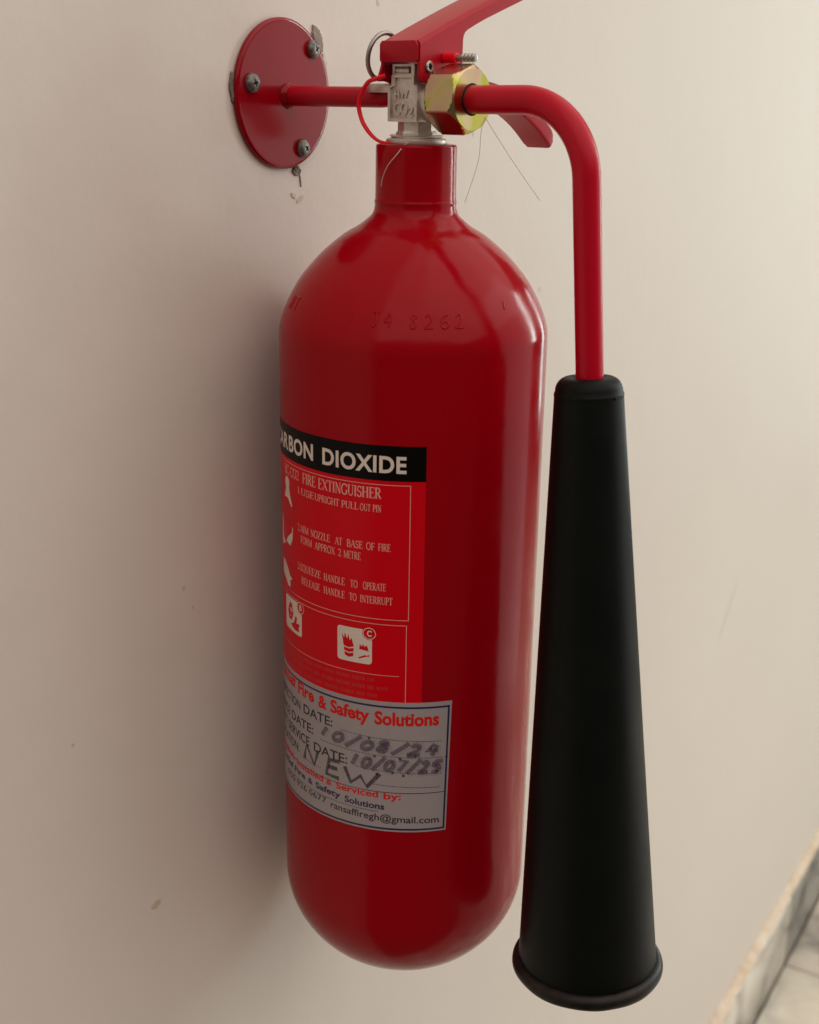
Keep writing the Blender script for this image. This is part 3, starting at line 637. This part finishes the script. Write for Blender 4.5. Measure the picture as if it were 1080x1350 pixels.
bm = bmesh.new(); lathe(bm, [(.0073, -.0065), (.0073, -.0098), (.0080, -.0108), (.0080, -.0117), (0, -.0117)], 8); part('stem', bm, M_NICK, valve, sharp=20)
bm = bmesh.new(); lathe(bm, [(.004, -.0116), (.0098, -.0115), (.0104, -.0118), (.0102, -.0123), (.0096, -.0125), (.0112, -.0127), (.0118, -.0132), (.0119, -.0142), (.0116, -.0149), (.010, -.0152)], 64)
for v in bm.verts:
    if v.co.z > -0.0124: v.co.z += 0.00025 * math.sin(2 * math.atan2(v.co.y, v.co.x) + 0.6)
part('lock_washer', bm, M_NICK, valve, sharp=30)
bm = bmesh.new(); pg = [(-.0074, -.0079), (-.0175, -.0079)] + [(-.0175 + .0024 * math.cos(R(a)), -.0054 + .0025 * math.sin(R(a))) for a in range(-100, -279, -20)] + [(-.0175, -.0029), (-.0074, -.0029)]
prism(bm, pg, .0039, .0072, lambda p, q, t: (p, q, t)); bevel_all(bm, 0.0004, 2); part('side_lug', bm, M_NICK, valve)

# nut, with chamfered ends
bm = bmesh.new(); E0, E1, RN, SEG = 0.0128, 0.0272, 0.0131, 96
st_ = [E0, E0 + .0006, E0 + .0012, E0 + .0020, E0 + .0032, E0 + .006, (E0 + E1) / 2, E1 - .006, E1 - .0032, E1 - .0020, E1 - .0012, E1 - .0006, E1]
rings = []
for e in st_:
    d = min(e - E0, E1 - e); cone = 0.0110 + d * 1.05; rg = []
    for i in range(SEG):
        a = 2 * math.pi * i / SEG; b = ((math.degrees(a) + 20) % 60) - 30
        hx = RN * math.cos(R(30)) / math.cos(R(b)); r = min(hx, cone); 
        rg.append(bm.verts.new((e, -r * math.cos(a), .0018 + r * math.sin(a))))
    rings.append(rg)
for a, b in zip(rings[:-1], rings[1:]):
    for i in range(SEG): bm.faces.new((a[i], a[(i + 1) % SEG], b[(i + 1) % SEG], b[i]))
c0 = [bm.verts.new((E1 - .0004, -.0058 * math.cos(2 * math.pi * i / SEG), .0018 + .0058 * math.sin(2 * math.pi * i / SEG))) for i in range(SEG)]
c1 = [bm.verts.new((E1 - .004, v.co.y, v.co.z)) for v in c0]
c2 = [bm.verts.new((E0, v.co.y, v.co.z)) for v in c0]
for a, b in ((rings[-1], c0), (c0, c1), (c2, rings[0])):
    for i in range(SEG): bm.faces.new((a[i], a[(i + 1) % SEG], b[(i + 1) % SEG], b[i]))
part('union_nut', bm, M_NUT, sharp=22)

# squeeze lever: folded channel, path in (y, z)
bm = bmesh.new()
def top_z(s): return 0.0222 + 0.3870 * (s + 0.0104) + (0.0004 * math.sin(min(max((s + .0104) / .06, 0), 1) * math.pi))
stations = [(-.0100, .0096), (-.0090, .0084), (-.0070, .0076), (-.005, .0073), (-.002, .0076), (.004, .0082), (.010, .0088), (.0135, .0092), (.0146, .0100), (.01475, .0235), (.0152, .0252), (.0160, .0263), (.0172, .0271), (.0220, .0292), (.0281, .0316), (.0400, .0358), (.0521, .0400), (.080, .0497), (.112, .0610)]
HW_, TH = 0.0098, 0.0014
def u_section(s, zt, zb, rr=0.0018):
    P = [(-HW_, zb)]
    for i in range(6):
        a = R(180 - 18 * i); P.append((-HW_ + rr + rr * math.cos(a), zt - rr + rr * math.sin(a)))
    for i in range(6):
        a = R(90 - 18 * i); P.append((HW_ - rr + rr * math.cos(a), zt - rr + rr * math.sin(a)))
    P += [(HW_, zb), (HW_ - TH, zb), (HW_ - TH, max(zt - TH, zb + .0002)), (-HW_ + TH, max(zt - TH, zb + .0002)), (-HW_ + TH, zb)]
    return [bm.verts.new((x, s, z)) for x, z in P]
secs = [u_section(s, top_z(s), zb) for s, zb in stations]
for a, b in zip(secs[:-1], secs[1:]):
    n = len(a)
    for i in range(n): bm.faces.new((a[i], a[(i + 1) % n], b[(i + 1) % n], b[i]))
bm.faces.new(secs[0]); bm.faces.new(secs[-1][::-1])
t2 = bmesh.new(); prism(t2, [(-.0090, .0147), (.0086, .0147), (.0092, .0153), (.0092, .0208), (.0080, .0224), (-.0086, .0224), (-.0096, .0212), (-.0096, .0153)], -.0112, -.0098, Z); bevel_all(t2, .0004, 2)
me = bpy.data.meshes.new('t'); t2.to_mesh(me); t2.free(); bm.from_mesh(me); bpy.data.meshes.remove(me)
t2 = bmesh.new(); prism(t2, [(-.0098, .0150), (-.0127, .0080), (-.0042, .0078), (-.0040, .0150)], -.0098, -.0086, lambda p, q, t: (t, p, q)); bevel_all(t2, .0004, 2)
me = bpy.data.meshes.new('t'); t2.to_mesh(me); t2.free(); bm.from_mesh(me); bpy.data.meshes.remove(me)
lever = part('squeeze_lever', bm, M_POW, sharp=40)
bm = bmesh.new(); lathe(bm, [(.0009, .0030), (.0011, .0106), (.0017, .0107), (.0021, .0104), (.0022, .0097)], 24, axis_matrix((0, -.0051, .0132), (1, 0, 0))); part('pivot_rivet', bm, M_STEEL, lever)
bm = bmesh.new(); lathe(bm, [(0, .0099), (.0011, .0099)], 24, axis_matrix((0, -.0051, .0132), (1, 0, 0))); part('rivet_hole_shade', bm, M_DARK, lever)  # dark disc paints the shade in the hollow rivet
# carrying handle, curving down behind the hose
bm = bmesh.new(); path = smooth_path([(.010, .0040, 0), (.030, .0036, 0), (.046, .0008, 0), (.0584, -.0037, 0), (.0695, -.0095, 0), (.0800, -.0172, 0)], 5)
secs = []
for i, p in enumerate(path):
    t = (path[min(i + 1, len(path) - 1)] - path[max(i - 1, 0)]).normalized(); nrm = Vector((-t.y, t.x, 0)); k = len(path) - 1 - i
    hgt = 0.0058 * (1, 1, 1)[0] * (0.55 if k == 0 else 0.85 if k == 1 else 1.0); hw = 0.0070 - (0.0006 if k == 0 else 0)
    rr = 0.0012; P = [(-hw, hgt)] + [(-hw + rr - rr * math.cos(R(18 * j)), rr - rr * math.sin(R(18 * j))) for j in range(6)] + [(hw - rr + rr * math.sin(R(18 * j)), rr - rr * math.cos(R(18 * j))) for j in range(6)] + [(hw, hgt), (hw - TH, hgt), (hw - TH, TH), (-hw + TH, TH), (-hw + TH, hgt)]
    secs.append([bm.verts.new((x, p.x + nrm.x * q, p.y + nrm.y * q)) for x, q in P])
for a, b in zip(secs[:-1], secs[1:]):
    n = len(a)
    for i in range(n): bm.faces.new((a[i], a[(i + 1) % n], b[(i + 1) % n], b[i]))
bm.faces.new(secs[0]); bm.faces.new(secs[-1][::-1])
part('carry_handle', bm, M_POW, sharp=40)
# safety pin with its ring
PS, PZP = 0.0038, 0.0165
bm = bmesh.new(); prof = [(0, -.0150), (.0010, -.0150), (.0012, -.0145), (.0012, .0182)]
x = .0182
for i in range(4): prof += [(.0012, x), (.0016, x + .0003), (.0016, x + .0011), (.0012, x + .0014)]; x += .0017
prof += [(.0011, x), (0, x + .0003)]
lathe(bm, prof, 20, axis_matrix((0, PS, PZP), (1, 0, 0))); pin = part('safety_pin', bm, M_STEEL, sharp=30)
RO, RI = 0.0083, 0.0009
bm = bmesh.new(); ctr = Vector((-.0138, PS - RO, PZP + 0.0006))
tube(bm, [ctr + Vector((0.0016 * math.sin(a * 1.0), RO * math.cos(a), RO * math.sin(a))) for a in [2 * math.pi * i / 56 for i in range(56)]], RI, 14, closed=True); part('pull_ring', bm, M_STEEL, pin)

# discharge tube and horn (in the plane y = 0)
bend = [Vector((.0150, 0, .0018)), Vector((.030, 0, .0018))] + fillet((.030, 0, .0018), (.0768, 0, .0022), (.0858, 0, -.1000), .0285, 20) + [Vector((.0858, 0, -.1000))]
bm = bmesh.new(); tube(bm, bend, .0051, 32); hose = part('discharge_tube', bm, M_HOSE)
bm = bmesh.new(); lathe(bm, [(.0050, .0262), (.0054, .0264), (.0054, .0270), (.0052, .0272), (.0050, .0272)], 32, axis_matrix((0, 0, .0018), (1, 0, 0))); part('tube_gap_shade', bm, M_DARK, hose)  # dark ring paints the shaded gap where the tube leaves the nut
TOP, BOT = Vector((.0849, 0, -.0935)), Vector((.1012, 0, -.3400)); HL = (BOT - TOP).length
HM = axis_matrix(TOP, BOT - TOP, (0, 1, 0))
hp = [(.0050, .0006), (.0060, .0000), (.0080, .0000)] + [(.0080 + .0044 * math.sin(R(a)), .0052 - .0052 * math.cos(R(a))) for a in (15, 30, 45, 60, 75, 90)] + [(.01265, .0056), (.0128, .0060), (.0128, .0066), (.0127, .0070)]
r_at = lambda t: .0127 + (.0281 - .0127) * (0.99 * t + 0.01 * t * t)
hp += [(r_at(t), .0070 + (HL - .0070 - .0075) * t) for t in [i / 24 for i in range(25)]]
tb = HL - .0040
hp += [(.0279, HL - .0030), (.0262, HL - .0022), (.0240, HL * 0.75), (.0170, HL * 0.35), (.0, HL * 0.30)]
rim = [(.0278 + .0031 * math.cos(R(a)), tb + .0033 * math.sin(R(a))) for a in range(-90, 91, 12)] + [(.0262, tb + .0034), (.0258, tb + .001), (.0268, tb - .003)]
bm = bmesh.new(); lathe(bm, hp, 128, HM)
horn = part('discharge_horn', bm, M_RUB, sharp=40)
bm = bmesh.new(); lathe(bm, rim, 128, HM, close=True)
for v in bm.verts: v.co += v.normal * 0.0002 * noise.noise(v.co * 90) if v.normal.length else Vector((0, 0, 0.00025 * noise.noise(v.co * 90)))
part('horn_rim', bm, M_RIM, horn, sharp=60)
bm = bmesh.new()
for a in (R(-8), R(100), R(172)):
    c_ = HM @ Vector((.0128 * math.cos(a), .0128 * math.sin(a), .0066))
    tmp = bmesh.new(); bmesh.ops.create_icosphere(tmp, subdivisions=2, radius=.0006, matrix=Matrix.Translation(c_)); me = bpy.data.meshes.new('t'); tmp.to_mesh(me); tmp.free(); bm.from_mesh(me); bpy.data.meshes.remove(me)
part('mould_nub', bm, M_RUB, horn)

# ------------------------------------------------------------------ seal tie and loose threads (hang on the valve: things of their own)
rotm = Matrix.Rotation(-ALPHA, 4, 'Z')
def L2W(e, s, z): return rotm @ Vector((e, s, 0)) + Vector((AX.x, AX.y, CZ + z))
def hang(name, pts, rad, m, label, cat, seg=10, n=8):
    P = smooth_path([L2W(*p) for p in pts], n); base = min(P, key=lambda p: p.z).copy()
    bm = bmesh.new(); tube(bm, [p - base for p in P], rad, seg)
    o = finish(name, bm, m); o.location = base; return tag(o, label, cat)
seal = hang('seal_tie', [(-.0070, -.0105, .0100), (-.0098, -.0125, .0088), (-.0134, -.0130, .0076), (-.0169, -.0130, .0037), (-.0185, -.0130, -.0007), (-.0168, -.0130, -.0062), (-.0132, -.0129, -.0106), (-.0092, -.0126, -.0134), (-.0060, -.0118, -.0143), (-.0010, -.0104, -.0147)], lambda t: .00085 if t < 0.66 else max(.00085 - .0014 * (t - .66), .0003), M_SEAL, 'bright red plastic seal tie looped at the left of the valve', 'seal')
bm = bmesh.new(); lathe(bm, [(.0012, .0098), (.0019, .0102), (.0019, .0160), (.0013, .0166)], 20, axis_matrix((0, PS, PZP), (1, 0, 0))); part('red_sleeve', bm, M_SEAL, pin)
hang('loose_thread', [(.0068, -.0117, -.0138), (.0055, -.0128, -.0146), (.0047, -.0163, -.0180), (.0006, -.0170, -.0224), (-.0020, -.0170, -.0269), (-.0028, -.0170, -.0303)], lambda t: .00022 - .00012 * t, M_THREAD, 'pale nylon thread curling down over the red cylinder neck', 'thread', 6)['group'] = 'loose threads hanging at the valve'
hang('loose_thread', [(.0260, .0080, -.0060), (.0251, .0080, -.0110), (.0247, .0080, -.0183), (.0224, .0080, -.0260), (.0183, .0080, -.0361)], .00010, M_DUST, 'faint short thread hanging straight down below the nut', 'thread', 6)['group'] = 'loose threads hanging at the valve'
hang('loose_thread', [(.0260, .0080, -.0030), (.0300, .0080, -.0080), (.0364, .0080, -.0152), (.0457, .0080, -.0251), (.0538, .0080, -.0332)], .00011, M_DUST, 'long thin thread slanting away to the right below the nut', 'thread', 6)['group'] = 'loose threads hanging at the valve'

# small marks on the wall far from the bracket
def wall_ray(t, z, *a, **k): return flake('wall_mark', t, z, *a, **k)
wall_ray(-0.1005, -0.3205, 0.0060, 0.0036, M_STAIN, 21, d=0.0004, rough=0.25)
wall_ray(0.6994, -0.4606, 0.0020, 0.0700, M_SCUFF, 22, rot=-0.75, d=0.0003)
random.seed(11)
for i in range(15):
    t = random.uniform(-0.14, 0.6); z = random.uniform(-0.30, 0.04) * (1 + max(t, 0))
    wall_ray(t, z, random.uniform(.0008, .0022) * (1 + t), random.uniform(.0008, .003) * (1 + t), M_SCUFF, 30 + i, rot=random.uniform(-1, 1), d=0.0002, n=10)
